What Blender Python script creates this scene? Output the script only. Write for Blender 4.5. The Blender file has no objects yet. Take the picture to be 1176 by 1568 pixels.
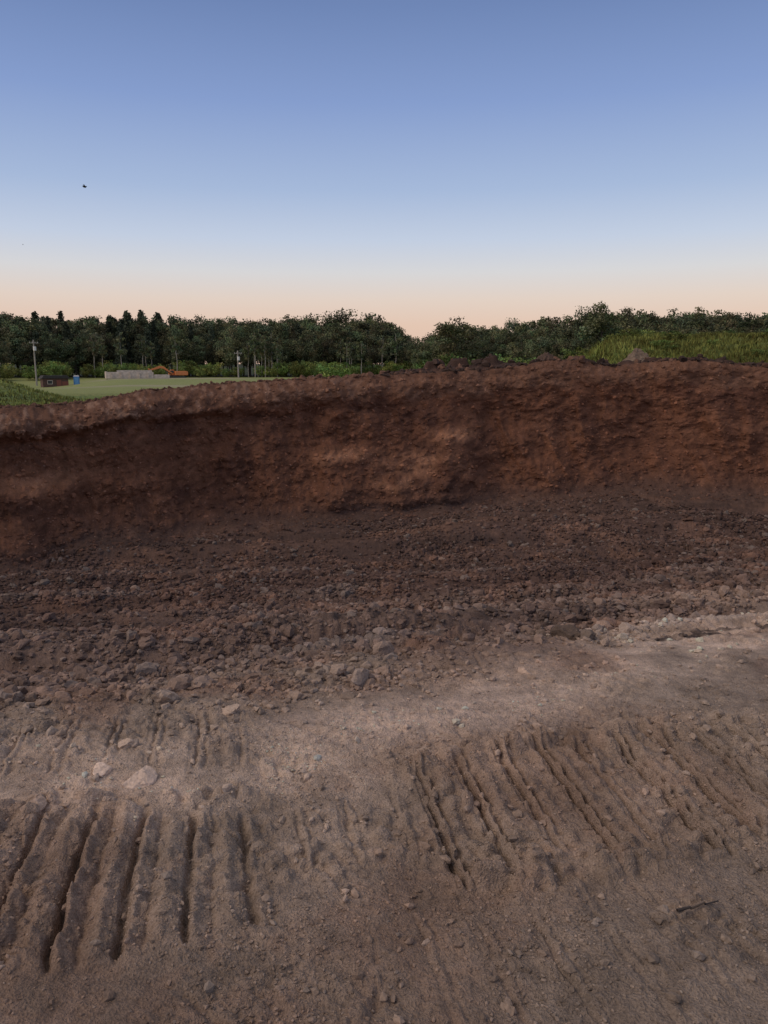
import bpy, bmesh, math, random
import numpy as np
from mathutils import Vector, Matrix
rng=np.random.default_rng(7); random.seed(7)
sc=bpy.context.scene
rad=math.radians

# ---------------------------------------------------------------- noise
_P=np.random.default_rng(3).permutation(256); _P=np.concatenate([_P,_P,_P]).astype(np.int32)
_G=np.random.default_rng(4).normal(size=(256,3)); _G/=np.linalg.norm(_G,axis=1)[:,None]; _G=_G.astype(np.float32)
def perlin(x,y,z=0.0):
    x,y,z=np.broadcast_arrays(np.asarray(x,np.float32),np.asarray(y,np.float32),np.asarray(z,np.float32))
    sh=x.shape; x=x.ravel();y=y.ravel();z=z.ravel()
    xi=np.floor(x);yi=np.floor(y);zi=np.floor(z)
    xf=x-xi;yf=y-yi;zf=z-zi
    xi=xi.astype(np.int32)&255;yi=yi.astype(np.int32)&255;zi=zi.astype(np.int32)&255
    u=xf*xf*xf*(xf*(xf*6-15)+10);v=yf*yf*yf*(yf*(yf*6-15)+10);w=zf*zf*zf*(zf*(zf*6-15)+10)
    out=0
    for i in (0,1):
        a=_P[xi+i]; wx=u if i else 1-u
        for j in (0,1):
            b=_P[a+yi+j]; wy=v if j else 1-v
            for k in (0,1):
                g=_G[_P[b+zi+k]]
                wz=w if k else 1-w
                out=out+wx*wy*wz*(g[:,0]*(xf-i)+g[:,1]*(yf-j)+g[:,2]*(zf-k))
    return (out*1.5).reshape(sh)
def fbm(x,y,z=0.0,o=4,g=.5):
    s=0;a=1;f=1
    for i in range(o):
        s=s+a*perlin(x*f+i*17.3,y*f-i*9.1,np.asarray(z)*f+i*5.7); a*=g; f*=2.03
    return s
def h2(ix,iy,s):
    n=(ix*374761393+iy*668265263+s*1442695041)&0x7fffffff
    n=((n^(n>>13))*1274126177)&0x7fffffff
    n=(n^(n>>16))&0xffff
    return (n/65535.0).astype(np.float32)
def clods(x,y,seed,thr=0.35):
    """angular lumps on a unit lattice, height 0..1"""
    ix=np.floor(x).astype(np.int64);iy=np.floor(y).astype(np.int64)
    out=np.zeros(x.shape,np.float32)
    for dx in (-1,0,1):
        for dy in (-1,0,1):
            cx=ix+dx;cy=iy+dy
            px=cx+h2(cx,cy,seed)-x; py=cy+h2(cx,cy,seed+1)-y
            s=h2(cx,cy,seed+2); s=np.where(s>thr,.35+.65*s,0)
            ax=.6+.8*h2(cx,cy,seed+3)
            d=np.maximum(np.abs(px*ax+py*.35),np.abs(py/ax-px*.35))*.6+np.sqrt(px*px+py*py)*.4
            k=np.clip(1-d/(.62*s+1e-3),0,1)
            h=s*np.minimum(k*2.2,.75+.25*k)+ (px*(h2(cx,cy,seed+4)-.5)+py*(h2(cx,cy,seed+5)-.5))*1.1*(k>0)*s*np.minimum(k*4,1)
            out=np.maximum(out,np.where(k>0,h,0))
    return out
def ss(a,b,x):
    t=np.clip((x-a)/(b-a),0,1); return t*t*(3-2*t)
def lin(r,g,b):
    f=lambda c:(c/255/12.92 if c<=10 else ((c/255+.055)/1.055)**2.4)
    return np.array([f(r),f(g),f(b)],np.float32)

# ---------------------------------------------------------------- terrain functions (eye level = z 0)
A=rad(11.5); CA,SA=math.cos(A),math.sin(A)
def uv(x,y): return CA*x+SA*y, -SA*x+CA*y
def lane_c(u): return 3.1+.47*np.maximum(0,u-.1)
def floor_base(x,y):
    u,v=uv(x,y)
    return -1.7-1.3*ss(3.0,11.5,v)
def treads(u,v,v0,v1,amp,u0,u1,pitch=.19,ph=0,style=0):
    wob=.09*perlin(u*1.3,v*1.2,4.4)+.08*perlin(u*5,v*1.0,2.4)
    e=ss(v0-.04,v0+.05,v+wob)*(1-ss(v1-.05,v1+.05,v+wob))*ss(u0,u0+.15,u)*(1-ss(u1-.15,u1,u))
    jit=.065*perlin(u*9,v*9,1.1)+.045*perlin(u*24,v*24,3.1)+.05*perlin(u*2.3,v*1.1,8.1)
    q=(u+wob*.15+ph)/pitch; p=q%1.0; p=np.clip(p+jit,0,1)
    bar=h2(np.floor(q).astype(np.int64),np.floor(q).astype(np.int64)*3,5)
    w=.065 if style==0 else .045
    slot=-np.exp(-np.abs((p-.16)/w)**2.2)-(.55*np.exp(-np.abs((p-.36)/.04)**2.2) if style else .25*np.exp(-((p-.55)/.05)**2))
    berm=(.40*np.exp(-((p-.32)/.07)**2)+.38*np.exp(-((p-.82)/.13)**2)) if style==0 else (.45*np.exp(-((p-.265)/.045)**2)+.35*np.exp(-((p-.55)/.12)**2)+.25*np.exp(-((p-.95)/.08)**2))
    k=(.6+.55*bar)*(.55+.45*ss(-.35,.15,perlin(u*1.7+3,v*.8,9.1)+.12))*(.92+.7*perlin(u*5,v*3.5,6.1))
    return e*amp*np.clip(k,0,1.5)*(slot+berm), e
TR_LIST=((2.12,2.84,.056,-2.9,.18,.19,.02,0),(2.28,3.0,.048,.58,6.5,.19,.05,1),(3.15,3.72,.022,-1.2,.1,.2,.02,1),
   (2.45,2.85,.014,.1,.7,.19,.0,1),(1.55,2.1,.009,.3,3.5,.19,.07,1),(10.9,11.7,.09,2,14,.34,0,0),(8.0,8.6,.05,-2,9,.3,0,0),(6.3,6.9,.05,0.5,8,.26,0,0),(4.6,5.2,.03,2.0,6,.2,0,0))
def roughness(x,y):
    u,v=uv(x,y)
    n1=perlin(x*.8,y*.8,5.0); n3=perlin(u*.35,v*1.5,15.0)
    lane=np.exp(-((v-lane_c(u))/(.38+.05*np.maximum(u,0)))**2)
    rough=ss(3.2,4.5,v+.35*n1-.30*np.maximum(u,0))*(.35+.65*ss(-.3,.3,n3+.3*n1))
    rough=np.maximum(rough,.6*ss(2.9,3.7,v+.3*n1)*(1-ss(-1.2,-.1,u)))
    return rough*(1-.6*lane),lane
def floor_z(x,y,detail=True):
    u,v=uv(x,y)
    z=floor_base(x,y)
    z=z+.09*perlin(x*.35,y*.35,1.5)+.05*perlin(x*.9,y*.9,2.5)
    far=ss(3.6,5.5,v)
    z=z+far*.10*perlin(u*.18,v*1.15,7.7)+far*.06*perlin(u*.5,v*3.2,3.7)
    for vc,dp,w in ((5.5,.11,.22),(7.3,.08,.3),(9.2,.10,.35),(12.3,.12,.4)):
        vv=v-vc-.12*perlin(u*.4,vc)-.03*u
        z=z-dp*np.exp(-(vv/w)**2)+dp*.6*np.exp(-((vv-2*w)/w)**2)
    if not detail: return z
    tz=0;te=0
    for (v0,v1,am,u0,u1,pt,ph,sty) in TR_LIST:
        a,e=treads(u,v,v0,v1,am,u0,u1,pt,ph,sty); tz=tz+a; te=np.maximum(te,e*min(1,am/.03))
    rough,lane=roughness(x,y)
    n2=perlin(x*.45,y*.45,15.0)
    fade=1-.5*ss(8,13,v)
    wx=x+.05*perlin(x*4,y*4,1);wy=y+.05*perlin(x*4,y*4,8)
    c1=clods(wx/.30,wy/.30,11,.45);c2=clods(wx/.15,wy/.15,21,.3);c3=clods(wx/.075,wy/.075,31,.25);c4=clods(wx/.035,wy/.035,41,.3)
    z=z+rough*fade*(.055*c1*ss(-.1,.5,n2+.15)+.040*c2+.026*c3)
    z=z+(.35+.65*rough)*.009*c4
    sm=1-rough
    pat=ss(-.1,.35,perlin(x*1.3,y*1.3,71))
    z=z+sm*(.016*fbm(x*3,y*3,2,3)+(.005+.008*pat)*fbm(x*16,y*16,6,3)+.020*c3*ss(.05,.4,perlin(x*2.1,y*2.1,31)))
    scuff=np.abs(perlin(x*1.6+.8*perlin(x,y,3),y*1.6,41)); z=z-sm*.014*np.exp(-(scuff/.03)**2)*pat
    rim=np.exp(-((v-3.06)/.08)**2)*ss(.4,.9,u)+np.exp(-((v-2.24)/.09)**2)*ss(.5,1.0,u)+np.exp(-((v-2.92)/.07)**2)*(1-ss(-.1,.2,u))
    z=z+rim*(.034*c2+.030*c3)*(.5+ss(-.2,.3,pat))+tz
    z=z+te*(.006*fbm(x*25,y*25,9,2)+.014*c3+.010*fbm(x*7,y*7,19,2))
    z=z+rough*.03*fbm(x*5,y*5,4,3)+rough*.010*fbm(x*30,y*30,4,2)
    return z
def tab(az,xs,ys):
    g=np.linspace(-180,180,1441); v=np.interp(g,xs,ys); k=np.ones(9)/9
    v=np.convolve(np.pad(v,4,mode='edge'),k,'valid'); return np.interp(az,g,v)
def r_foot(az):
    return tab(az,[-180,-120,-60,-40,-26.5,-13,0,13,26.5,40,60,120,180],[30,22,11,11.3,12.4,14.0,15.2,17.2,19.2,20,21,27,30])+.25*perlin(az*.18,3.3)+.12*perlin(az*.6,1.3)
def z_top(az):
    return tab(az,[-180,-60,-26.1,-23.8,-20.9,-18.8,-17.3,-13.5,-10.3,-5.2,.6,5.3,8.2,10,11.4,14.6,15.9,17.5,21.1,26.1,40,180],
      [-.3,-.4,-.64,-.64,-.62,-.50,-.41,-.34,-.27,-.21,-.13,-.05,-.01,.05,.22,.20,.03,.13,.24,.05,.1,0])+.02*perlin(az*.9,8.1)+.015*perlin(az*3.1,2.1)
def field_z(az,r):
    x=r*np.sin(np.radians(az)); y=r*np.cos(np.radians(az))
    z=np.interp(r,[15,22,34,60,120,260,320,600,3000],[-.75,-1.1,-1.5,-1.75,-2.05,-2.1,-1.0,4,10])
    z=z+.12*perlin(x*.05,y*.05,3)*ss(20,40,r)+.05*perlin(x*.3,y*.3,3)
    z=z+1.25*ss(-20.5,-28.5,az)*np.exp(-((r-42)/14)**2)
    z=z-1.5*ss(-18,-24,az)*ss(80,140,r)*(1-ss(190,215,r))
    z=z+(2.9+.25*perlin(az*.35,1.1))*ss(11,17.0,az)*(1-ss(45,70,az))*np.exp(-((r-37)/7)**2)
    z=z+.9*ss(2,9,az)*(1-ss(11,16,az))*np.exp(-((r-42)/9)**2)
    return z
PT=[0,.08,.16,.28,.5,.75,.9,1]; PR=[0,.55,.90,1.18,1.45,1.66,1.82,2.1]; PH=[0,.05,.13,.27,.50,.76,.92,1.0]
WT=2.1
def surface(az,kind,s):
    """kind 0 floor s=r ; 1 face s=t ; 2 top s=q"""
    azr=np.radians(az); rf=r_foot(az); zt=z_top(az)
    sx,cy=np.sin(azr),np.cos(azr)
    if kind==0:
        x=s*sx;y=s*cy; return x,y,floor_z(x,y),np.zeros_like(x)
    fx,fy=rf*sx,rf*cy
    zf=floor_z(fx,fy,False)
    if kind==1:
        pr=np.interp(s,PT,PR); ph=np.interp(s,PT,PH); r=rf+pr; z=zf+(zt-zf)*ph
        wr=ss(0,.16,s)*(1-.5*ss(.9,1,s)); wz=.6-.35*ss(0,.25,s)
        wtop=1
    else:
        r=rf+WT+s
        fz=field_z(az,r)
        plate=np.interp(az,[-27,-14,-5,2,12,18,40],[.1,.3,.8,1.6,2.0,1.6,1.5])
        m=ss(0,1,(s-plate)/ (plate*1.5+1.0))
        z=(zt-.02*s)*(1-m)+fz*m
        wr=.5*(1-ss(0,.6,s)); wz=.25+.25*ss(0,.5,s)
        wtop=1-m
    x=r*sx;y=r*cy
    arc=azr*15.0
    d=.26*perlin(arc*.30,z*.35,2.2)+.16*perlin(arc*.8+z*.5,z*.6,5.2)+.09*perlin(arc*1.7-z*.6,z*1.3,9.2)
    lean=z*.35+.30*perlin(arc*.4,z*.6,3.3)
    rgt=.25+.75*ss(-2,9,az)
    pm=ss(-.25,.3,perlin(arc*.7,z*.7,48.))
    g=perlin((arc+lean)*1.9,z*.35,1.7); d=d+.12*(1-np.abs(g)*3.2)*rgt*pm
    g2=perlin((arc+lean)*5.0,z*.8,6.7); d=d+.040*(1-np.abs(g2)*3)*(.4+.6*rgt)*pm
    g3=perlin(arc*.8,z*2.2,12.7); d=d+.07*g3
    brk=ss(-.25,.3,perlin(arc*.9,z*1.1,44.0))
    d=d+.055*fbm(arc*3.4,z*3.8,3,4,.58)+(.3+.7*brk)*(.055*clods(arc/.36+z*.3,z/.28,61,.4)+.035*clods(arc/.15,z/.12,71,.4))
    if kind==1:
        tl=.80
        lipw=np.interp(az,[-40,-22,-10,2,12],[.34,.30,.20,.08,.0])
        d=d+lipw*ss(tl-.05+.05*g3,tl+.03+.05*g3,s)-lipw*.7*ss(tl+.03,1.0,s)-.12*lipw*np.exp(-((s-tl+.12)/.07)**2)
        for a0,w,t0,amp in ((-3,2.4,.42,.32),(5.2,1.8,.52,.36),(1.5,1.8,.22,.35),(-17,2.4,.36,.2),(-25,3,.45,.25),(12,2,.3,.2)):
            d=d+amp*np.exp(-((az-a0)/w)**2)*(ss(t0+.1+.05*g3,t0-.03,s))*ss(0,.15,s)
    d=d*wr
    r=r-d; x=r*sx;y=r*cy
    c=.05*clods(x/.26,y/.26,81,.5)+.035*clods(x/.12,y/.12,91,.4)+.04*fbm(x*1.5,y*1.5,8,3)
    if kind==1:
        fl=1-ss(0,.18,s)
        z=z+wz*c*(1-fl) + fl*(floor_z(x,y)-floor_z(x,y,False))
        z=z+.03*fbm(arc*9,z*9,7,2)*wr
    else:
        big=ss(-1,4,az)*(1-ss(8,10.5,az))
        sp=.22*clods(x/.5,y/.5,101,.5)*ss(.2,1.2,s)*(.12+big+.6*ss(11,16,az))
        z=z+wtop*(wz*c+sp*wtop+.13*big*ss(.3,1,s))
        z=z+(1-wtop)*.06*fbm(x*2,y*2,5,3)*(1-ss(45,90,r))
    return x,y,z,d

# ---------------------------------------------------------------- terrain mesh
azc=np.linspace(-33,33,1050)
side=33+ (np.linspace(0,1,80)[1:]**1.6)*147
az1=np.concatenate([-side[::-1],azc,side])
NC=len(az1)
rfa=r_foot(az1)
blocks=[]
n1=30; n2=960; n3=330; n4=260
for i in range(n1):
    blocks.append((0,np.full(NC,.02+ (1.55-.02)*(i/n1))))
e=-.66
for i in range(n2):
    f=i/n2
    blocks.append((0,(1.55**e+(rfa**e-1.55**e)*f)**(1/e)))
for i in range(n3):
    blocks.append((1,np.full(NC,i/n3)))
q=np.concatenate([np.linspace(0,3,125,endpoint=False),3*np.geomspace(1,1000,n4-125)])
for i in range(n4):
    blocks.append((2,np.full(NC,q[i])))
def grp(k,lo,hi):
    S=np.stack([b[1] for b in blocks[lo:hi]]); AZ=np.broadcast_to(az1,S.shape)
    return (AZ,)+surface(AZ,k,S)+(S,)
g0=grp(0,0,n1+n2); g1=grp(1,n1+n2,n1+n2+n3); g2=grp(2,n1+n2+n3,n1+n2+n3+n4)
X=np.concatenate([g0[1],g1[1],g2[1]]);Y=np.concatenate([g0[2],g1[2],g2[2]]);Z=np.concatenate([g0[3],g1[3],g2[3]])
# ---- soil colours (albedo)
def mix(a,b,m): return a+(b-a)*m[...,None]
PATCH=[(1.55,6.1,.35,.16,(.05,.036,.032),.9),(2.1,5.2,.45,.10,(.055,.042,.038),.9),(2.55,5.45,.4,.10,(.06,.045,.04),.8),
       (2.2,5.75,.9,.12,(.62,.50,.41),.7),(-.35,5.35,.9,.25,(.36,.30,.26),.5),(.2,3.55,.9,.25,(.60,.46,.37),.6),(3.2,6.9,1.6,.3,(.46,.33,.25),.6),(.9,6.3,2.2,.14,(.075,.055,.048),.5)]
def floor_col(x,y):
    u,v=uv(x,y)
    n1=fbm(x*.7,y*.7,11,3);n2=fbm(x*3,y*3,12,3);n3=perlin(u*.25,v*1.6,3);n4=fbm(x*9,y*9,13,2)
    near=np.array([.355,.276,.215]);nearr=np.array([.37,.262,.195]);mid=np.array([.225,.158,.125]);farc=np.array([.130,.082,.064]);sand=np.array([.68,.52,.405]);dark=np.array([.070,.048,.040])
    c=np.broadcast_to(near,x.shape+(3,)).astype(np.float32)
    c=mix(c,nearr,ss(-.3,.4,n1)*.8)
    c=c*(.76+.24*ss(1.7,2.7,v))[...,None]  # vignette put into the albedo: ground darkens towards the viewer
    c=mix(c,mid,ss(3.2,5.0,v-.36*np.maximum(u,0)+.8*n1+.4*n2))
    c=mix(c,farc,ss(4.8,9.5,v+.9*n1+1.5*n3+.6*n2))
    lane=np.exp(-((v-lane_c(u)+.25*n1+.12*n2)/(.36+.05*np.maximum(u,0)))**2)*ss(-.5,.3,n1+.35)
    c=mix(c,sand,lane*.8*(.6+.4*ss(-.3,.3,n2)))
    c=mix(c,dark,.6*ss(.12,.45,n3+.5*n2)*ss(4.6,6,v))
    c=mix(c,np.array([.30,.235,.195]),.5*ss(.15,.5,-n3+.3*n1)*ss(4.6,5.4,v)*(1-ss(9,13,v)))
    c=mix(c,np.array([.25,.145,.10]),.5*ss(.1,.5,fbm(x*1.1+9,y*1.1,17,2))*ss(3.2,4,v))
    c=mix(c,np.array([.22,.145,.105]),.45*ss(.0,.4,n1+n4*.6)*(1-ss(3,4,v)))
    for px,py,lu,lv,col,st in PATCH:
        pu,pv=uv(px,py); k=((u-pu)/lu)**2+((v-pv)/lv)**2+.9*n2+.6*n4
        c=mix(c,np.array(col),st*(1-ss(.2,1.3,k)))
    return c*(1+.28*n2+.24*n4)[...,None]
def face_col(az,z,x,y,t,d):
    arc=np.radians(az)*15
    n1=fbm(arc*.5,z*.8,21,3);n2=fbm(arc*1.6+z,z*1.8,22,3);n3=fbm(arc*7,z*7,23,3);n4=perlin((arc+z*.35)*3,z*.7,25)
    c=np.broadcast_to(np.array([.190,.087,.051]),x.shape+(3,)).astype(np.float32)
    c=mix(c,np.array([.120,.057,.038]),ss(-.1,.4,n1)*.8)
    c=mix(c,np.array([.26,.125,.074]),.6*ss(.1,.5,n2+.3*n1))
    c=mix(c,np.array([.125,.062,.044]),.25*ss(.1,.4,n4))
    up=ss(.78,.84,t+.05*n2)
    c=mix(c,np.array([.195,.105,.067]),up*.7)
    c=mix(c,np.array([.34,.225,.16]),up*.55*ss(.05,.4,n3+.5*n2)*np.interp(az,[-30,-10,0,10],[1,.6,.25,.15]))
    for a0,t0,wa,wt in ((-3,.43,2.0,.045),(5.4,.53,1.5,.05),(1.2,.24,1.6,.04),(-24,.5,2.5,.06),(3,.35,2.5,.08)):
        c=mix(c,np.array([.44,.225,.13]),.8*np.exp(-((az-a0)/wa)**2-((t-t0)/wt)**2)*ss(-.35,.3,n2+.15))
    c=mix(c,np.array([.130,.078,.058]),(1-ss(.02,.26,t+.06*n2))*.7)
    return c*(1+.34*n3)[...,None]
def top_col(az,q,x,y,r):
    n2=fbm(x*1.2,y*1.2,31,3);n3=fbm(x*5,y*5,32,2);n0=fbm(x*.06,y*.2,33,3)
    soil=mix(np.broadcast_to(np.array([.150,.078,.050]),x.shape+(3,)).astype(np.float32),np.array([.070,.042,.032]),ss(.2,.9,q)*ss(-3,2,az))
    soil=soil*(1+.35*n3)[...,None]
    g=mix(np.broadcast_to(np.array([.150,.205,.056]),x.shape+(3,)).astype(np.float32),np.array([.23,.25,.078]),ss(-.3,.5,n2*.6+n0))
    g=mix(g,np.array([.065,.090,.028]),.75*ss(-.05,.35,n3+.4*n2)*(1-ss(50,70,r)))
    g=mix(g,np.array([.27,.30,.115]),ss(50,70,r)*.8)
    dirt=np.exp(-((r-95-14*perlin(az*.1,2))/5)**2)+np.exp(-((r-185)/9)**2)*ss(-22,-19,az)*(1-ss(-12,-8,az))
    g=mix(g,np.array([.40,.34,.28]),.6*np.clip(dirt,0,1))
    plate=np.interp(az,[-27,-20,-14,-5,2,12,18,40],[.35,.5,1.0,2.5,7,6,4,3])
    m=ss(-.3,.3,(q-plate)/plate+.5*n2)
    c=mix(soil,g,m)
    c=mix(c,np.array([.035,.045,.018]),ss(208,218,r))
    return c
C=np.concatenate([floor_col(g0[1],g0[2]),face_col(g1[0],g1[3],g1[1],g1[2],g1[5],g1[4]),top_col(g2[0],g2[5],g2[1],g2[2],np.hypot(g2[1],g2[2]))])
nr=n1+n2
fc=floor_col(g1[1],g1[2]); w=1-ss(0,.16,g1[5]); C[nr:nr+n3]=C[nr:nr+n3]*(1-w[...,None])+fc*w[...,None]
C=np.clip(C,.008,.8)

def grid_mesh(name,X,Y,Z,C,flip=True):
    R,N=X.shape
    me=bpy.data.meshes.new(name)
    co=np.stack([X,Y,Z],-1).astype(np.float32).reshape(-1)
    me.vertices.add(R*N); me.vertices.foreach_set("co",co)
    i=np.arange(R-1)[:,None]*N; j=np.arange(N-1)[None,:]
    a=(i+j).ravel(); f=np.stack([a,a+N,a+N+1,a+1],-1)
    if flip: f=f[:, ::-1]
    f=np.ascontiguousarray(f).astype(np.int32)
    nf=len(f); me.loops.add(nf*4); me.loops.foreach_set("vertex_index",f.ravel())
    me.polygons.add(nf); me.polygons.foreach_set("loop_start",np.arange(nf,dtype=np.int32)*4)
    me.polygons.foreach_set("use_smooth",np.ones(nf,bool))
    me.update(calc_edges=True)
    at=me.color_attributes.new("Col",'FLOAT_COLOR','POINT')
    cc=np.ones((R*N,4),np.float32); cc[:,:3]=C.reshape(-1,3); at.data.foreach_set("color",cc.ravel())
    ob=bpy.data.objects.new(name,me); sc.collection.objects.link(ob); return ob
def raw_mesh(name,V,F,C=None,smooth=False,mats=None,mi=None,link=True):
    me=bpy.data.meshes.new(name); V=np.asarray(V,np.float32);F=np.asarray(F,np.int32);k=F.shape[1]
    me.vertices.add(len(V)); me.vertices.foreach_set("co",V.ravel())
    me.loops.add(len(F)*k); me.loops.foreach_set("vertex_index",F.ravel())
    me.polygons.add(len(F)); me.polygons.foreach_set("loop_start",np.arange(len(F),dtype=np.int32)*k)
    me.polygons.foreach_set("use_smooth",np.full(len(F),smooth))
    if mats:
        for m in mats: me.materials.append(m)
    if mi is not None: me.polygons.foreach_set("material_index",np.asarray(mi,np.int32))
    me.update(calc_edges=True)
    if C is not None:
        at=me.color_attributes.new("Col",'FLOAT_COLOR','POINT'); cc=np.ones((len(V),4),np.float32); cc[:,:3]=C; at.data.foreach_set("color",cc.ravel())
    if not link: return me
    ob=bpy.data.objects.new(name,me); sc.collection.objects.link(ob); return ob

# ---------------------------------------------------------------- materials
def newmat(name):
    m=bpy.data.materials.new(name); m.use_nodes=True; nt=m.node_tree
    b=nt.nodes["Principled BSDF"]; return m,nt,b
def soil_mat(name,scales=(35,160),bump=.5,dist=.012,var=(.72,1.3)):
    m,nt,b=newmat(name); L=nt.links; N=nt.nodes
    a=N.new("ShaderNodeVertexColor"); a.layer_name="Col"
    tc=N.new("ShaderNodeTexCoord")
    n1=N.new("ShaderNodeTexNoise"); n1.inputs["Scale"].default_value=scales[0]; n1.inputs["Detail"].default_value=6; n1.inputs["Roughness"].default_value=.7
    n2=N.new("ShaderNodeTexNoise"); n2.inputs["Scale"].default_value=scales[1]; n2.inputs["Detail"].default_value=3
    for n in (n1,n2): L.new(tc.outputs["Object"],n.inputs["Vector"])
    mr=N.new("ShaderNodeMapRange"); mr.inputs[1].default_value=.35; mr.inputs[2].default_value=.65; mr.inputs[3].default_value=var[0]; mr.inputs[4].default_value=var[1]
    ad=N.new("ShaderNodeMath"); ad.operation='ADD'; L.new(n1.outputs[0],ad.inputs[0]); L.new(n2.outputs[0],ad.inputs[1])
    hf=N.new("ShaderNodeMath"); hf.operation='MULTIPLY'; hf.inputs[1].default_value=.5; L.new(ad.outputs[0],hf.inputs[0]); L.new(hf.outputs[0],mr.inputs[0])
    vm=N.new("ShaderNodeVectorMath"); vm.operation='SCALE'; L.new(a.outputs[0],vm.inputs[0]); L.new(mr.outputs[0],vm.inputs["Scale"])
    L.new(vm.outputs[0],b.inputs["Base Color"])
    bp=N.new("ShaderNodeBump"); bp.inputs["Strength"].default_value=bump; bp.inputs["Distance"].default_value=dist; L.new(ad.outputs[0],bp.inputs["Height"]); L.new(bp.outputs[0],b.inputs["Normal"])
    b.inputs["Roughness"].default_value=.93; b.inputs["Specular IOR Level"].default_value=.15
    return m
MSOIL=soil_mat("excavated_soil",(30,130),.85,.02,(.66,1.36)); MROCK=soil_mat("clod_soil",(22,90),.5,.01,(.72,1.25))
def plain(name,col,rough=.6,metal=0,var=.15,scale=6):
    m,nt,b=newmat(name); N=nt.nodes;L=nt.links
    n=N.new("ShaderNodeTexNoise"); n.inputs["Scale"].default_value=scale; n.inputs["Detail"].default_value=5
    tc=N.new("ShaderNodeTexCoord"); L.new(tc.outputs["Object"],n.inputs["Vector"])
    r=N.new("ShaderNodeValToRGB"); r.color_ramp.elements[0].position=.3; r.color_ramp.elements[1].position=.7
    r.color_ramp.elements[0].color=tuple(c*(1-var) for c in col)+(1,); r.color_ramp.elements[1].color=tuple(min(1,c*(1+var)) for c in col)+(1,)
    L.new(n.outputs[0],r.inputs[0]); L.new(r.outputs[0],b.inputs["Base Color"]); b.inputs["Roughness"].default_value=rough; b.inputs["Metallic"].default_value=metal
    return m
def leaf_mat(name,spread=.5):
    m,nt,b=newmat(name); N=nt.nodes;L=nt.links
    a=N.new("ShaderNodeVertexColor"); a.layer_name="Col"
    oi=N.new("ShaderNodeObjectInfo")
    hs=N.new("ShaderNodeHueSaturation")
    mr=N.new("ShaderNodeMapRange"); mr.inputs[3].default_value=1-spread; mr.inputs[4].default_value=1+spread; L.new(oi.outputs["Random"],mr.inputs[0]); L.new(mr.outputs[0],hs.inputs["Value"])
    m2=N.new("ShaderNodeMapRange"); m2.inputs[3].default_value=.465; m2.inputs[4].default_value=.525
    wn=N.new("ShaderNodeTexWhiteNoise"); wn.noise_dimensions='1D'; L.new(oi.outputs["Random"],wn.inputs["W"]); L.new(wn.outputs["Value"],m2.inputs[0]); L.new(m2.outputs[0],hs.inputs["Hue"])
    L.new(a.outputs[0],hs.inputs["Color"]); L.new(hs.outputs[0],b.inputs["Base Color"])
    b.inputs["Roughness"].default_value=.8; b.inputs["Specular IOR Level"].default_value=.15
    return m
MLEAF=leaf_mat("foliage",.4); MGRASS=leaf_mat("grass_blades",0.0)
MBARK=plain("bark",(.07,.055,.045),.9,0,.4,3); MBIRCH=plain("pale_bark",(.34,.31,.27),.85,0,.4,3)

ter=grid_mesh("excavated_ground_terrain",X,Y,Z,C); ter.data.materials.append(MSOIL)

# ---------------------------------------------------------------- rocks and clods
def rock_variant(sub,seed):
    r=np.random.default_rng(seed); bm=bmesh.new(); bmesh.ops.create_icosphere(bm,subdivisions=sub,radius=1)
    V=np.array([v.co[:] for v in bm.verts]);F=np.array([[v.index for v in f.verts] for f in bm.faces]); bm.free()
    for k in range(9):
        n=r.normal(size=3);n/=np.linalg.norm(n);d=r.uniform(.45,.85)
        V=V-np.maximum(0,V@n-d)[:,None]*n
    V=V*(1+.14*r.normal(size=(len(V),1))*(1 if sub<3 else .45)); V*=np.array([1,r.uniform(.6,.95),r.uniform(.55,.85)])
    return V.astype(np.float32),F
def scatter(name,variants,P,S,cols,tilt=.5,sink=.25):
    VV=[];FF=[];CC=[];off=0
    n=len(P); vi=rng.integers(0,len(variants),n)
    for k,(V,F) in enumerate(variants):
        idx=np.where(vi==k)[0]; m=len(idx)
        if m==0: continue
        yaw=rng.uniform(0,2*np.pi,m);tx=rng.normal(0,tilt,m)
        cz,sz=np.cos(yaw),np.sin(yaw);cx,sx=np.cos(tx),np.sin(tx)
        R=np.zeros((m,3,3)); R[:,0,0]=cz;R[:,0,1]=-sz*cx;R[:,0,2]=sz*sx;R[:,1,0]=sz;R[:,1,1]=cz*cx;R[:,1,2]=-cz*sx;R[:,2,1]=sx;R[:,2,2]=cx
        W=np.einsum('mij,vj->mvi',R,V)*S[idx][:,None,None]+P[idx][:,None,:]; W[:,:,2]+=(S[idx]*(.5-sink))[:,None]*.8
        VV.append(W.reshape(-1,3)); FF.append((F[None]+np.arange(m)[:,None,None]*len(V)+off).reshape(-1,3)); off+=m*len(V)
        CC.append(np.repeat(cols[idx],len(V),0))
    return raw_mesh(name,np.concatenate(VV),np.concatenate(FF),np.concatenate(CC),False,[MROCK])
def floor_points(n,fn,rmax=19,azr=40,pw=.5,over=5):
    az=rng.uniform(-azr,azr,n*over); r=1.3+(rmax-1.3)*rng.random(n*over)**(pw*1.5)
    ok=r<r_foot(az)+.3; az=az[ok];r=r[ok]; x=r*np.sin(np.radians(az));y=r*np.cos(np.radians(az))
    p=fn(x,y); k=rng.random(len(x))<p; x=x[k][:n];y=y[k][:n]; return x,y
def dens(x,y,lo=.012):
    u,v=uv(x,y); n=perlin(x*.9,y*.9,77); n3=perlin(u*.35,v*1.8,66); ro,lane=roughness(x,y)
    d=ro*(.2+.8*ss(-.2,.2,n3+.4*n))*(1-.6*lane); return np.clip(np.clip(d,lo,1)*(1-.4*ss(9,15,v)),0,1)
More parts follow.
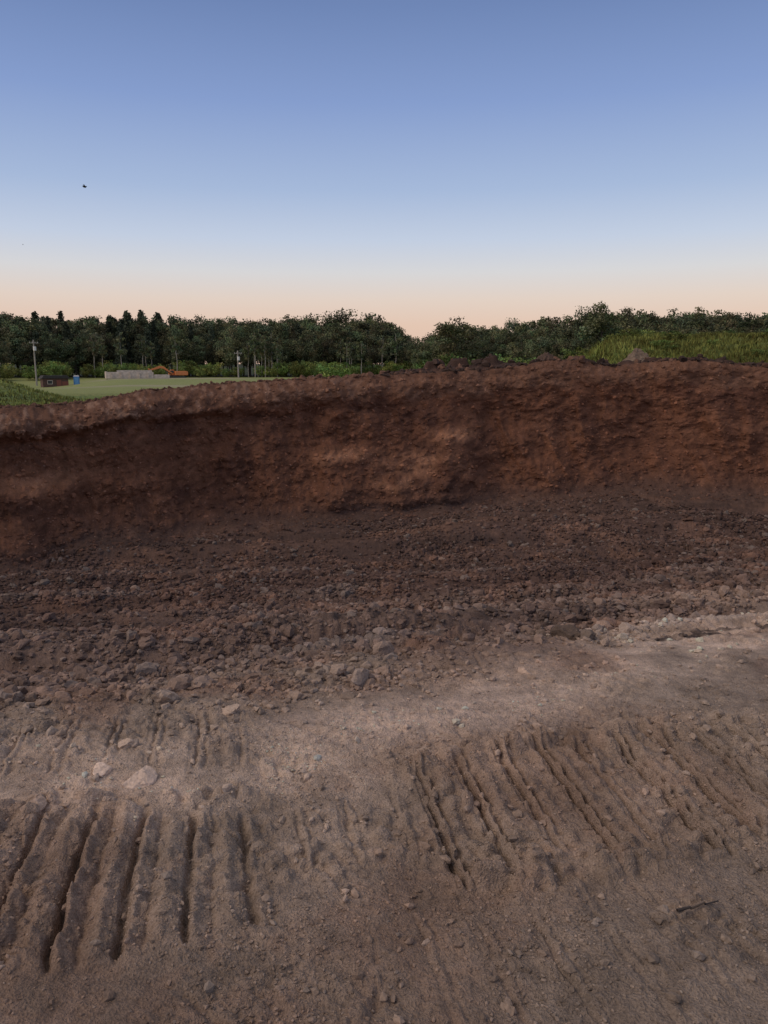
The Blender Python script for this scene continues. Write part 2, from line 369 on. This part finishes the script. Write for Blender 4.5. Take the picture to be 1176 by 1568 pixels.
def dens_b(x,y):
    u,v=uv(x,y); return dens(x,y,.0)*ss(3.0,3.4,v)
def mkcols(x,y,lo,hi,pf=.06):
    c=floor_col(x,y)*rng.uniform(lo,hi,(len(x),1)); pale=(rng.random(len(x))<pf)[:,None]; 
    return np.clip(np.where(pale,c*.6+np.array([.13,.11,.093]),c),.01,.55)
v1=[rock_variant(1,i) for i in range(6)];v2=[rock_variant(2,20+i) for i in range(10)];v3=[rock_variant(3,40+i) for i in range(6)]
x,y=floor_points(62000,lambda x,y:dens(x,y,.03),18); s=.008+.018*rng.random(len(x))**2.0; s*=1+.075*np.hypot(x,y)
scatter("soil_crumbs",v1,np.stack([x,y,floor_z(x,y)],-1),s,mkcols(x,y,.7,1.3,.12))
x,y=floor_points(20000,lambda x,y:np.where(y<4.5,.25+.75*ss(-.1,.4,perlin(x*1.7,y*1.7,55)),0),4.5,36,.6,3); s=.003+.007*rng.random(len(x))**2.5
scatter("soil_grit",v1,np.stack([x,y,floor_z(x,y)],-1),s,mkcols(x,y,.65,1.3,.1))
x,y=floor_points(15000,dens_b,17.5); s=.018+.038*rng.random(len(x))**3; s*=1+.055*np.hypot(x,y)
scatter("soil_clods",v2,np.stack([x,y,floor_z(x,y)],-1),s,mkcols(x,y,.65,1.25,.08),.5,.45)
def d3(x,y):
    u,v=uv(x,y); return dens_b(x,y)*(.3+np.exp(-((v-4.8)/1.0)**2))
x,y=floor_points(300,d3,12.5); s=.05+.045*rng.random(len(x))**2
scatter("dirt_chunks",v3,np.stack([x,y,floor_z(x,y)],-1),s,mkcols(x,y,.75,1.2,.1),.4,.45)
def gp(az,dep):
    r=1.7/math.tan(rad(dep))
    for _ in range(30):
        xx=r*math.sin(rad(az));yy=r*math.cos(rad(az)); r=-float(floor_base(np.array(xx),np.array(yy)))/math.tan(rad(dep))
    return xx,yy
for (az,dep,size) in ((-19.0,28.8,.075),(-16.8,23.7,.11),(-21.8,27.9,.055),(-19.8,26.6,.05),(-26.5,29.5,.05),(11,22.2,.05),(14,18.9,.13),(15.5,19.0,.10),(-12,25.0,.06),(-5,10.9,.13),(10.5,42.5,.025)):
    xx,yy=gp(az,dep); zz=float(floor_z(np.array([xx]),np.array([yy]))[0])
    vv=v3[rng.integers(0,6)]; cc=floor_col(np.array([xx]),np.array([yy]))*(1.2 if az<14 or az>16 else .45)
    scatter("loose_stone",[vv],np.array([[xx,yy,zz]]),np.array([size]),cc,.2,.4)
n=5000; azs=rng.uniform(-36,36,n); t=rng.random(n)**1.6*.98
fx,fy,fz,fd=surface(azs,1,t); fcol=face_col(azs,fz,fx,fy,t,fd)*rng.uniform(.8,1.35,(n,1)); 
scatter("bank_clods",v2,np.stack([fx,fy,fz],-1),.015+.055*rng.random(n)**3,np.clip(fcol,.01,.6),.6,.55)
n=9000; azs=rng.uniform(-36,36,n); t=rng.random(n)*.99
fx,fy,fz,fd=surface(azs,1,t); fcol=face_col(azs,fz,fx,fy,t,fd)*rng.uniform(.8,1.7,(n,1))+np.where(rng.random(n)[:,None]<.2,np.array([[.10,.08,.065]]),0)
scatter("bank_pebbles",v1,np.stack([fx,fy,fz],-1),.012+.022*rng.random(n)**2,np.clip(fcol,.01,.6),.6,.5)
n=1800; azs=rng.uniform(-36,36,n); q_=rng.random(n)**1.5*3*np.interp(azs,[-30,-10,0,20],[.1,.3,1,1])
fx,fy,fz,fd=surface(azs,2,q_); cl=np.where(rng.random(n)[:,None]<ss(-3,4,azs)[:,None]*.75,np.array([[.06,.040,.032]]),np.array([[.15,.085,.058]]))*rng.uniform(.7,1.3,(n,1))
scatter("rim_clods",v2,np.stack([fx,fy,fz],-1),.025+.13*rng.random(n)**3*np.interp(azs,[-10,0],[.4,1]),cl,.6,.45)

# ---------------------------------------------------------------- foliage helpers
def leaf_quads(P,size,r,flat=0.0):
    n=len(P); a=r.normal(size=(n,3)); a/=np.linalg.norm(a,axis=1)[:,None]; b=r.normal(size=(n,3)); b-= (a*b).sum(1)[:,None]*a; b/=np.linalg.norm(b,axis=1)[:,None]
    s=(size*r.uniform(.6,1.3,n))[:,None]
    V=np.stack([P-a*s,P-b*s*.55,P+a*s,P+b*s*.55],1).reshape(-1,3)
    return V,np.arange(n*4).reshape(-1,4)
def tube(p0,p1,r0,r1,k=6):
    p0=np.array(p0,float);p1=np.array(p1,float);d=p1-p0;d/=np.linalg.norm(d)
    u_=np.cross(d,[.3,.9,.1]);u_/=np.linalg.norm(u_);w_=np.cross(d,u_); a=np.arange(k)*2*np.pi/k
    c=np.cos(a)[:,None]*u_+np.sin(a)[:,None]*w_
    V=np.concatenate([p0+c*r0,p1+c*r1]);F=[[i,(i+1)%k,(i+1)%k+k,i+k] for i in range(k)]
    return V,np.array(F)
# dry twig lying on the spoil at lower right
tw=[(.0,.0),(.05,.02),(.09,.01),(.15,.05),(.02,.0)]; xx,yy=gp(23.2,36.0); TV=[];TF=[];o_=0
for i in range(3):
    a=(xx+tw[i][0],yy+tw[i][1]);b=(xx+tw[i+1][0],yy+tw[i+1][1]); za=float(floor_z(np.array([a[0]]),np.array([a[1]]))[0])+.012;zb=float(floor_z(np.array([b[0]]),np.array([b[1]]))[0])+.018
    V,F=tube((a[0],a[1],za),(b[0],b[1],zb),.005-.001*i,.004-.001*i); TV.append(V);TF.append(F+o_);o_+=len(V)
raw_mesh("dry_twig",np.concatenate(TV),np.concatenate(TF),None,True,[MBARK])
def make_tree(name,seed,kind):
    r=np.random.default_rng(seed); VS=[];FS=[];MI=[];CS=[];off=0
    def add(V,F,m,c):
        nonlocal off
        VS.append(V);FS.append(F+off);MI.append(np.full(len(F),m));CS.append(np.broadcast_to(c,(len(V),3)));off+=len(V)
    H=14.0
    if kind=='shrub': H=2.0
    pts=[np.array([0,0,-.3*H/14])]; n=7
    top=.93 if kind!='shrub' else .6
    for i in range(1,n+1): pts.append(np.array([r.normal(0,.016*H*(i/n)),r.normal(0,.016*H*(i/n)),H*top*i/n]))
    rt=(.22 if kind!='birch' else .17)*H/14
    for i in range(n): add(*tube(pts[i],pts[i+1],rt*(1-.85*i/n),rt*(1-.85*(i+1)/n)),1,(.1,.1,.1))
    cl=[]
    if kind in('round','birch','shrub'):
        base={'round':r.uniform(.16,.30),'birch':.5,'shrub':.1}[kind]; wid={'round':r.uniform(.20,.34),'birch':.13,'shrub':.62}[kind]*H
        nb={'round':15,'birch':9,'shrub':12}[kind]
        for i in range(nb):
            f=r.uniform(base,.85); s=pts[0]*(1-f)+pts[-1]*f; an=r.uniform(0,6.28); 
            L=wid*r.uniform(.55,1.0)*math.sqrt(max(.08,1-((f-.5)/.55)**2))
            e=s+np.array([math.cos(an)*L,math.sin(an)*L,L*r.uniform(.25,.9)])
            mid=(s+e)/2+r.normal(0,.02*H,3); add(*tube(s,mid,rt*.4,rt*.25,4),1,(.1,.1,.1)); add(*tube(mid,e,rt*.25,rt*.08,4),1,(.1,.1,.1)); cl.append((e,wid*r.uniform(.22,.40))); cl.append((mid,wid*r.uniform(.18,.32)))
        for i in range({'round':34,'birch':12,'shrub':18}[kind]):
            d=r.normal(size=3);d/=np.linalg.norm(d); rr=r.uniform(.6,1.0)
            zc=H*(base+ (1-base)*.52); hz=H*(1-base)*.48
            cl.append((np.array([d[0]*wid*rr,d[1]*wid*rr,zc+d[2]*hz*rr]),wid*r.uniform(.16,.36)))
        per={'round':80,'birch':45,'shrub':46}[kind]; ls={'round':.28,'birch':.25,'shrub':.085}[kind]
        for c0,rd in cl:
            m=int(per*r.uniform(.6,1.3)); P=c0+np.clip(r.normal(size=(m,3)),-1.8,1.8)*rd*np.array([.6,.6,.42])
            P=P[P[:,2]>H*.05]
            if len(P)==0: continue
            V,F=leaf_quads(P,ls,r); base_c=np.array([.098,.120,.066])*r.uniform(.5,1.6)*np.array([r.uniform(.85,1.3),1,r.uniform(.8,1.1)])  # leaf colour lifted and greyed, standing in for distance haze
            if kind=='shrub': base_c=base_c*np.array([1.4,1.6,.85])
            if kind=='birch': base_c=base_c*1.3
            lv=np.repeat(r.uniform(.7,1.35,len(P)),4)[:,None]; add(V,F,0,base_c*lv)
    else:
        for k in range(26):
            f=.14+.84*k/25; L=H*.20*(1-f)**.8+.25; nb=8
            for j in range(nb):
                an=r.uniform(0,6.28); l=L*r.uniform(.65,1.15); z0=H*f; e=np.array([math.cos(an)*l,math.sin(an)*l,z0-l*.25+r.normal(0,.1)])
                add(*tube((0,0,z0),e,.04,.01,3),1,(.1,.1,.1))
                m=14; tt=r.uniform(.15,1.05,m)[:,None]; P=np.array([0,0,z0])*(1-tt)+e*tt+r.normal(size=(m,3))*.22
                V,F=leaf_quads(P,.30,r); add(V,F,0,np.array([.066,.082,.052])*r.uniform(.6,1.4))
    return raw_mesh(name,np.concatenate(VS),np.concatenate(FS),np.concatenate(CS),False,[MLEAF,MBIRCH if kind=='birch' else MBARK],np.concatenate(MI),link=False)
TR=[make_tree("deciduous_tree_mesh",100+i,'round') for i in range(8)]
TC=[make_tree("conifer_mesh",200+i,'conifer') for i in range(3)]
TB=[make_tree("birch_mesh",300+i,'birch') for i in range(3)]
TS=[make_tree("shrub_mesh",400+i,'shrub') for i in range(4)]
def empty(name):
    e=bpy.data.objects.new(name,None); sc.collection.objects.link(e); e.empty_display_size=.5; return e
def inst(me,name,par,az,r,h,H0,wx=1.0,dz=0):
    o=bpy.data.objects.new(name,me); sc.collection.objects.link(o); o.parent=par
    z=float(field_z(np.array([az]),np.array([r]))[0])+dz
    o.location=(r*math.sin(rad(az)),r*math.cos(rad(az)),z); s=h/H0; o.scale=(s*wx,s*wx,s); o.rotation_euler=(0,0,random.uniform(0,6.28)); return o
env_az=[-60,-26,-22.5,-20,-18,-15.5,-12,-7,-3,0,.9,2.3,3.5,5.3,7,10,12.8,15.5,18.6,22.2,26.2,60]
env_e =[4.1,4.0,4.05,3.75,4.15,3.75,3.65,3.85,3.9,3.8,3.4,2.4,2.6,3.6,3.3,3.6,3.8,4.5,4.35,4.3,4.25,4.3]
wood=empty("distant_tree_line")
for row in range(7):
    az=-52.0
    while az<52:
        right=az>2.2; r0=(222 if not right else 188)+row*8+random.uniform(-3,3)
        e=np.interp(az,env_az,env_e)*math.cos(rad(az))
        frac=[.62,.78,.88,.93,.98,1,1][row]*random.uniform(.84,1.05)
        zz=float(field_z(np.array([az]),np.array([r0]))[0])
        h=max(4,math.tan(rad(e))*r0*frac-zz)
        if not(1.0<az<3.4 and row>2 and random.random()<.6):
            con=(-24<az<-15.5 and random.random()<.45) or (random.random()<.05 and row<4)
            me=random.choice(TC) if con else random.choice(TR)
            inst(me,"tree",wood,az,r0,h*(1.02 if con else 1.0),14,random.uniform(.7,1.1))
        az+=math.degrees(random.uniform(3.6,6.2)/r0)
for k in range(26):
    az=random.choice([random.uniform(-3.5,1),random.uniform(-11,-7.5),random.uniform(-23,-5)]); inst(random.choice(TB),"birch",wood,az,random.uniform(206,214),random.uniform(9,12.5),14,.9)
for k in range(420):
    az=random.uniform(-50,50); r0=random.uniform(204,219) if az<2.2 else random.uniform(172,186); inst(random.choice(TS),"underbrush",wood,az,r0,random.uniform(2,4.5),2.0,.9)
inst(TR[2],"broadleaf_tree",None,5.2,165,12.2,14,1.15)
inst(TR[4],"broadleaf_tree",None,15.4,178,15.6,14,.95)
thick=empty("shrub_thicket")
for k in range(170):
    az=random.uniform(3.2,14.5); r0=random.uniform(38,62); h=random.uniform(.7,1.6)
    inst(random.choice(TS),"shrub",thick,az,r0,h,2.0,random.uniform(.9,1.4),-.15+.9*max(0,(r0-42)/30))
for k in range(60):
    az=random.uniform(11.5,34); r0=random.uniform(29,43); inst(random.choice(TS),"weed_clump",thick,az,r0,random.uniform(.25,.55),2.0,random.uniform(1.2,2.2),-.05)
inst(TS[0],"round_shrub",None,-3.6,75,2.5,2.0,1.0); inst(TS[1],"round_shrub",None,4.3,70,3.2,2.0,1.2)
GV=[];GF=[];GC=[];off=0
def blades(n,azr,rr,h,mul,col):
    global off
    az=rng.uniform(azr[0],azr[1],n); r=rng.uniform(rr[0],rr[1],n); rf=r_foot(az)+WT; q=r-rf; ok=q>np.interp(az,[-27,-18,-14,0,14,40],[.3,.4,1.2,5,4,3]); az=az[ok];q=q[ok]
    x,y,z,_=surface(az,2,q); keep=fbm(x*.4,y*.4,50,2)>-.8; x,y,z=x[keep],y[keep],z[keep]; m=len(x); tint=1+.9*fbm(x*.7,y*.7,60,2)[:,None]
    for j in range(mul):
        bx=x+rng.normal(0,.12,m);by=y+rng.normal(0,.12,m); hh=h*rng.uniform(.4,1.2,m); an=rng.uniform(0,6.28,m); w=.02+.02*rng.random(m)
        lx=rng.normal(0,.45,m)*hh;ly=rng.normal(0,.45,m)*hh
        V=np.stack([np.stack([bx-np.cos(an)*w,by-np.sin(an)*w,z-.05],-1),np.stack([bx+np.cos(an)*w,by+np.sin(an)*w,z-.05],-1),np.stack([bx+lx,by+ly,z+hh],-1)],1).reshape(-1,3)
        GV.append(V);GF.append(np.arange(m*3).reshape(-1,3)+off);off+=m*3
        GC.append(np.repeat(np.clip(np.array(col)*tint*rng.uniform(.4,1.5,(m,1))+np.array([.05,.02,0])*rng.random((m,1)),.01,.5),3,0))
blades(22000,(10,42),(24,46),.17,6,(.140,.180,.050))
blades(8000,(-42,-12),(13.5,46),.10,5,(.16,.215,.062))
blades(5000,(2,16),(24,55),.35,5,(.14,.20,.05))
raw_mesh("grass",np.concatenate(GV),np.concatenate(GF),np.concatenate(GC),False,[MGRASS])

# ---------------------------------------------------------------- built objects
def box(name,par,size,loc,mat,rot=(0,0,0),bev=.03,taper=None):
    bm=bmesh.new(); bmesh.ops.create_cube(bm,size=1)
    for v in bm.verts:
        v.co=Vector((v.co.x*size[0],v.co.y*size[1],v.co.z*size[2]))
        if taper and v.co.z>0: v.co.x*=taper[0]; v.co.y*=taper[1]
    bmesh.ops.bevel(bm,geom=bm.edges[:],offset=bev,segments=2,affect='EDGES')
    me=bpy.data.meshes.new(name); bm.to_mesh(me); bm.free(); me.materials.append(mat)
    o=bpy.data.objects.new(name,me); sc.collection.objects.link(o); o.parent=par; o.location=loc; o.rotation_euler=rot; return o
def prism(name,par,prof,w,loc,mat,bev=.03):
    bm=bmesh.new(); a=[bm.verts.new((p[0],-w/2,p[1])) for p in prof]; f=bm.faces.new(a)
    r=bmesh.ops.extrude_face_region(bm,geom=[f]); bmesh.ops.translate(bm,verts=[g for g in r['geom'] if isinstance(g,bmesh.types.BMVert)],vec=(0,w,0))
    bmesh.ops.recalc_face_normals(bm,faces=bm.faces[:]); bmesh.ops.bevel(bm,geom=bm.edges[:],offset=bev,segments=1,affect='EDGES')
    me=bpy.data.meshes.new(name); bm.to_mesh(me); bm.free(); me.materials.append(mat)
    o=bpy.data.objects.new(name,me); sc.collection.objects.link(o); o.parent=par; o.location=loc; return o
def cyl(name,par,r0,r1,h,loc,mat,rot=(0,0,0)):
    bm=bmesh.new(); bmesh.ops.create_cone(bm,cap_ends=True,segments=14,radius1=r0,radius2=r1,depth=h)
    me=bpy.data.meshes.new(name); bm.to_mesh(me); bm.free(); me.materials.append(mat)
    o=bpy.data.objects.new(name,me); sc.collection.objects.link(o); o.parent=par; o.location=loc; o.rotation_euler=rot; return o
def place(e,az,r,dz=0,yaw=0):
    e.location=(r*math.sin(rad(az)),r*math.cos(rad(az)),float(field_z(np.array([az]),np.array([r]))[0])+dz); e.rotation_euler=(0,0,yaw-rad(az))
MOR=plain("orange_paint",(.66,.22,.07),.5);MDK=plain("dark_steel",(.035,.035,.038),.6);MGL=plain("cab_glass",(.03,.04,.05),.15);MCON=plain("concrete",(.60,.52,.44),.85,0,.2,2)
MWD=plain("brown_siding",(.11,.06,.045),.8,0,.3,4);MRF=plain("shingle_roof",(.05,.045,.045),.9,0,.3,8);MRED=plain("red_paint",(.24,.07,.045),.6);MBL=plain("blue_plastic",(.05,.20,.50),.5);MWH=plain("white_paint",(.72,.72,.70),.6,0,.06);MPOLE=plain("weathered_pole",(.34,.31,.27),.85,0,.3,5);MGREY=soil_mat("gravel",(3,12),.6,.05,(.6,1.3))
ex=empty("excavator")
for sy in (-1.1,1.1):
    prism("track_"+("left" if sy>0 else "right"),ex,[(-1.9,.0),(1.9,.0),(2.3,.35),(2.3,.6),(1.9,.95),(-1.9,.95),(-2.3,.6),(-2.3,.35)],.55,(0,sy,0),MDK,.05)
cyl("slew_ring",ex,.8,.8,.25,(0,0,1.05),MDK)
prism("engine_house",ex,[(-.3,0),(2.6,0),(2.8,.3),(2.75,1.15),(2.2,1.35),(-.3,1.3)],2.5,(0,0,1.18),MOR,.08)
prism("cab",ex,[(-1.7,0),(-.35,0),(-.35,1.75),(-1.25,1.75),(-1.7,1.0)],1.0,(0,.72,1.18),MOR,.06)
box("cab_window",ex,(.95,.04,.75),(-.95,.18,2.3),MGL,bev=.01); box("windscreen",ex,(.05,.8,.8),(-1.62,.72,2.45),MGL,(0,rad(28),0),.01)
prism("boom",ex,[(-.9,1.5),(-1.0,1.95),(-2.9,3.9),(-3.9,4.1),(-6.4,2.9),(-6.3,2.55),(-3.7,3.4),(-3.0,3.2)],.42,(0,-.4,0),MOR,.04)
prism("stick",ex,[(-6.7,3.4),(-6.2,3.2),(-5.6,.9),(-5.9,.8)],.34,(0,-.4,0),MOR,.04)
prism("bucket",ex,[(-6.0,1.0),(-5.4,.9),(-4.9,.4),(-5.2,-.05),(-5.9,.0),(-6.1,.4)],1.1,(0,-.4,0.1),MDK,.04)
cyl("boom_cylinder",ex,.09,.09,2.3,(-1.9,-.4,2.2),MDK,(0,rad(-48),0)); cyl("stick_cylinder",ex,.08,.08,2.4,(-4.9,-.4,3.75),MDK,(0,rad(-68),0))
place(ex,-14.9,200,-.3,rad(8)); ex.scale=(1.0,1.0,.78)
fw=empty("concrete_foundation_wall")
box("front_wall",fw,(10.5,.3,1.5),(0,0,.75),MCON); box("side_wall",fw,(.3,6,1.6),(-5.1,3.2,.8),MCON); box("far_wall",fw,(8,.3,1.9),(1.5,6.4,.95),MCON)
for i in range(5): box("buttress_%d"%i,fw,(.25,.4,1.35),(-4+i*2,-.36,.67),MCON)
box("step_wall",fw,(3.5,.3,.9),(7.1,0,.45),MCON)
place(fw,-18.0,190,0,rad(4))
sh=empty("garden_shed")
box("walls",sh,(4.8,3,1.9),(0,0,.95),MWD); prism("roof",sh,[(-2.75,1.92),(2.75,1.92),(2.2,2.55),(-2.2,2.55)],3.6,(0,0,0),MRF,.03)
box("door",sh,(.9,.06,1.6),(.6,-1.54,.82),MRED,bev=.01); box("window",sh,(.8,.05,.6),(-1.1,-1.56,1.2),MGL,bev=.01); box("window_frame",sh,(1.0,.04,.8),(-1.1,-1.52,1.2),MCON,bev=.01); box("porch_panel",sh,(1.2,.06,1.3),(1.8,-1.54,.7),MRED,bev=.01)
place(sh,-22.9,172,-.3,rad(10))
pt=empty("portable_toilet")
box("cabin",pt,(1.15,1.15,2.0),(0,0,1.05),MBL,bev=.05); box("roof",pt,(1.25,1.25,.18),(0,0,2.15),MWH,bev=.06,taper=(.7,.7)); box("door",pt,(.8,.04,1.7),(0,-.6,1.05),plain("light_blue",(.12,.33,.62),.5),bev=.01); cyl("vent_pipe",pt,.05,.05,.5,(.4,.4,2.35),MDK)
place(pt,-21.5,172,-.5,0)
for az,r,h in ((-24.0,190,10.0),(-10.55,196,6.6)):
    p=empty("utility_pole"); cyl("post",p,.19,.13,h,(0,0,h/2),MPOLE); box("crossarm",p,(2.0,.12,.14),(0,-.17,h-.7),MPOLE,bev=.01); cyl("transformer",p,.32,.32,.9,(.0,-.45,h-1.9),MWH)
    for i in (-.85,-.3,.3,.85): cyl("insulator",p,.05,.03,.2,(i,-.17,h-.53),MWH)
    place(p,az,r,0,rad(20))
def pile(name,az,r,R,H,col,seed,z0=None):
    n=70; gx,gy=np.meshgrid(np.linspace(-R*1.3,R*1.3,n),np.linspace(-R*1.3,R*1.3,n),indexing='ij'); d=np.hypot(gx,gy)/R
    h=H*np.clip(1-d,-.3,1)*(1+.4*perlin(gx/R*2,gy/R*2,seed))+.10*H*fbm(gx/R*6,gy/R*6,seed,3)+.12*H*clods(gx/R*5,gy/R*5,int(seed),.3)
    x0,y0=r*math.sin(rad(az)),r*math.cos(rad(az))
    if z0 is None: z0=float(field_z(np.array([az]),np.array([r]))[0])
    o=grid_mesh(name,gx,gy,h,np.broadcast_to(np.array(col),gx.shape+(3,)),True); o.data.materials.append(MGREY); o.location=(x0,y0,z0)
pile("gravel_pile",-5.3,82,1.7,1.35,(.36,.29,.24),3.3)
pile("dirt_heap",11.7,22.5,.45,.46,(.11,.075,.058),5.3,.10)
pile("dirt_heap",17.9,24,.55,.44,(.20,.15,.11),6.3,.12)
MB=plain("dark_plumage",(.02,.02,.022),.8)
for k,(loc,s) in enumerate((((-13.5,36.8,8.1),1.0),((-36.5,81.4,12.4),.8))):
    bd=empty("flying_bird"); 
    bm=bmesh.new(); bmesh.ops.create_uvsphere(bm,u_segments=12,v_segments=8,radius=1); 
    for v in bm.verts: v.co=Vector((v.co.x*.09*(1 if v.co.x>0 else 1.5),v.co.y*.04,v.co.z*.045))
    me=bpy.data.meshes.new("body");bm.to_mesh(me);bm.free();me.materials.append(MB);o=bpy.data.objects.new("body",me);sc.collection.objects.link(o);o.parent=bd
    for sd in (-1,1):
        V=[(.05,sd*.02,.01),(-.04,sd*.02,.01),(.04,sd*.08,.07),(-.05,sd*.08,.06),(-.05,sd*.14,.03)]
        me=bpy.data.meshes.new("wing");me.from_pydata(V,[],[(0,1,3,2),(2,3,4)]);me.materials.append(MB);o=bpy.data.objects.new("wing",me);sc.collection.objects.link(o);o.parent=bd
    me=bpy.data.meshes.new("tail");me.from_pydata([(-.1,0,0),(-.17,.03,0),(-.17,-.03,0)],[],[(0,1,2)]);me.materials.append(MB);o=bpy.data.objects.new("tail",me);sc.collection.objects.link(o);o.parent=bd
    bd.location=loc; bd.scale=(s,s,s); bd.rotation_euler=(0.5,0,1.2+k)

# ---------------------------------------------------------------- world, sun
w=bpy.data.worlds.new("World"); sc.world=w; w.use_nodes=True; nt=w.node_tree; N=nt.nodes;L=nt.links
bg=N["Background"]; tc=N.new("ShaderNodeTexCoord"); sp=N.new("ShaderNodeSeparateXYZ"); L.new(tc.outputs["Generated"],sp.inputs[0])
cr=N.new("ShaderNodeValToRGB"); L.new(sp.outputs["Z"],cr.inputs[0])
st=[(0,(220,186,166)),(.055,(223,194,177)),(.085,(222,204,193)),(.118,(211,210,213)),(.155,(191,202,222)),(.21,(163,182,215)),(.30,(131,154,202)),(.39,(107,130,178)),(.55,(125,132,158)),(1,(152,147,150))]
el=cr.color_ramp.elements
el[0].position=0; el[1].position=1
for i in range(len(st)-2): el.new(.01+.01*i)
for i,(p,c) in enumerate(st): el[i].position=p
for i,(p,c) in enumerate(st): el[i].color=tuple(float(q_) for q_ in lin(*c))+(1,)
sky=N.new("ShaderNodeTexSky"); sky.sky_type='NISHITA'; sky.sun_disc=False
SR=rad(238)
sky.sun_elevation=rad(4); sky.sun_rotation=SR
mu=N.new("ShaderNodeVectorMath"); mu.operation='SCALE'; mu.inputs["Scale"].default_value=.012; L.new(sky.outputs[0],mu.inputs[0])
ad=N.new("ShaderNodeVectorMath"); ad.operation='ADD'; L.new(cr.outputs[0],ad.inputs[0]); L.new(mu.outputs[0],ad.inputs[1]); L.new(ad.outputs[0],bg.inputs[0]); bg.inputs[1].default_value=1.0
sl=bpy.data.lights.new("sun",'SUN'); sl.energy=1.45; sl.angle=rad(45); sl.color=(1,.80,.63)
so=bpy.data.objects.new("sun",sl); sc.collection.objects.link(so)
dvec=Vector((-.66,-.24,.68)); so.rotation_euler=dvec.to_track_quat('Z','Y').to_euler()

cam=bpy.data.cameras.new("camera"); cam.sensor_fit='VERTICAL'; cam.sensor_height=34.6; cam.sensor_width=34.6; cam.lens=26; cam.clip_end=6000; cam.clip_start=.05
co=bpy.data.objects.new("camera",cam); sc.collection.objects.link(co); co.location=(0,0,0); co.rotation_euler=(rad(90-10.5),0,0); sc.camera=co
sc.view_settings.view_transform='Standard'; sc.view_settings.look='None'; sc.view_settings.exposure=0; sc.view_settings.gamma=1
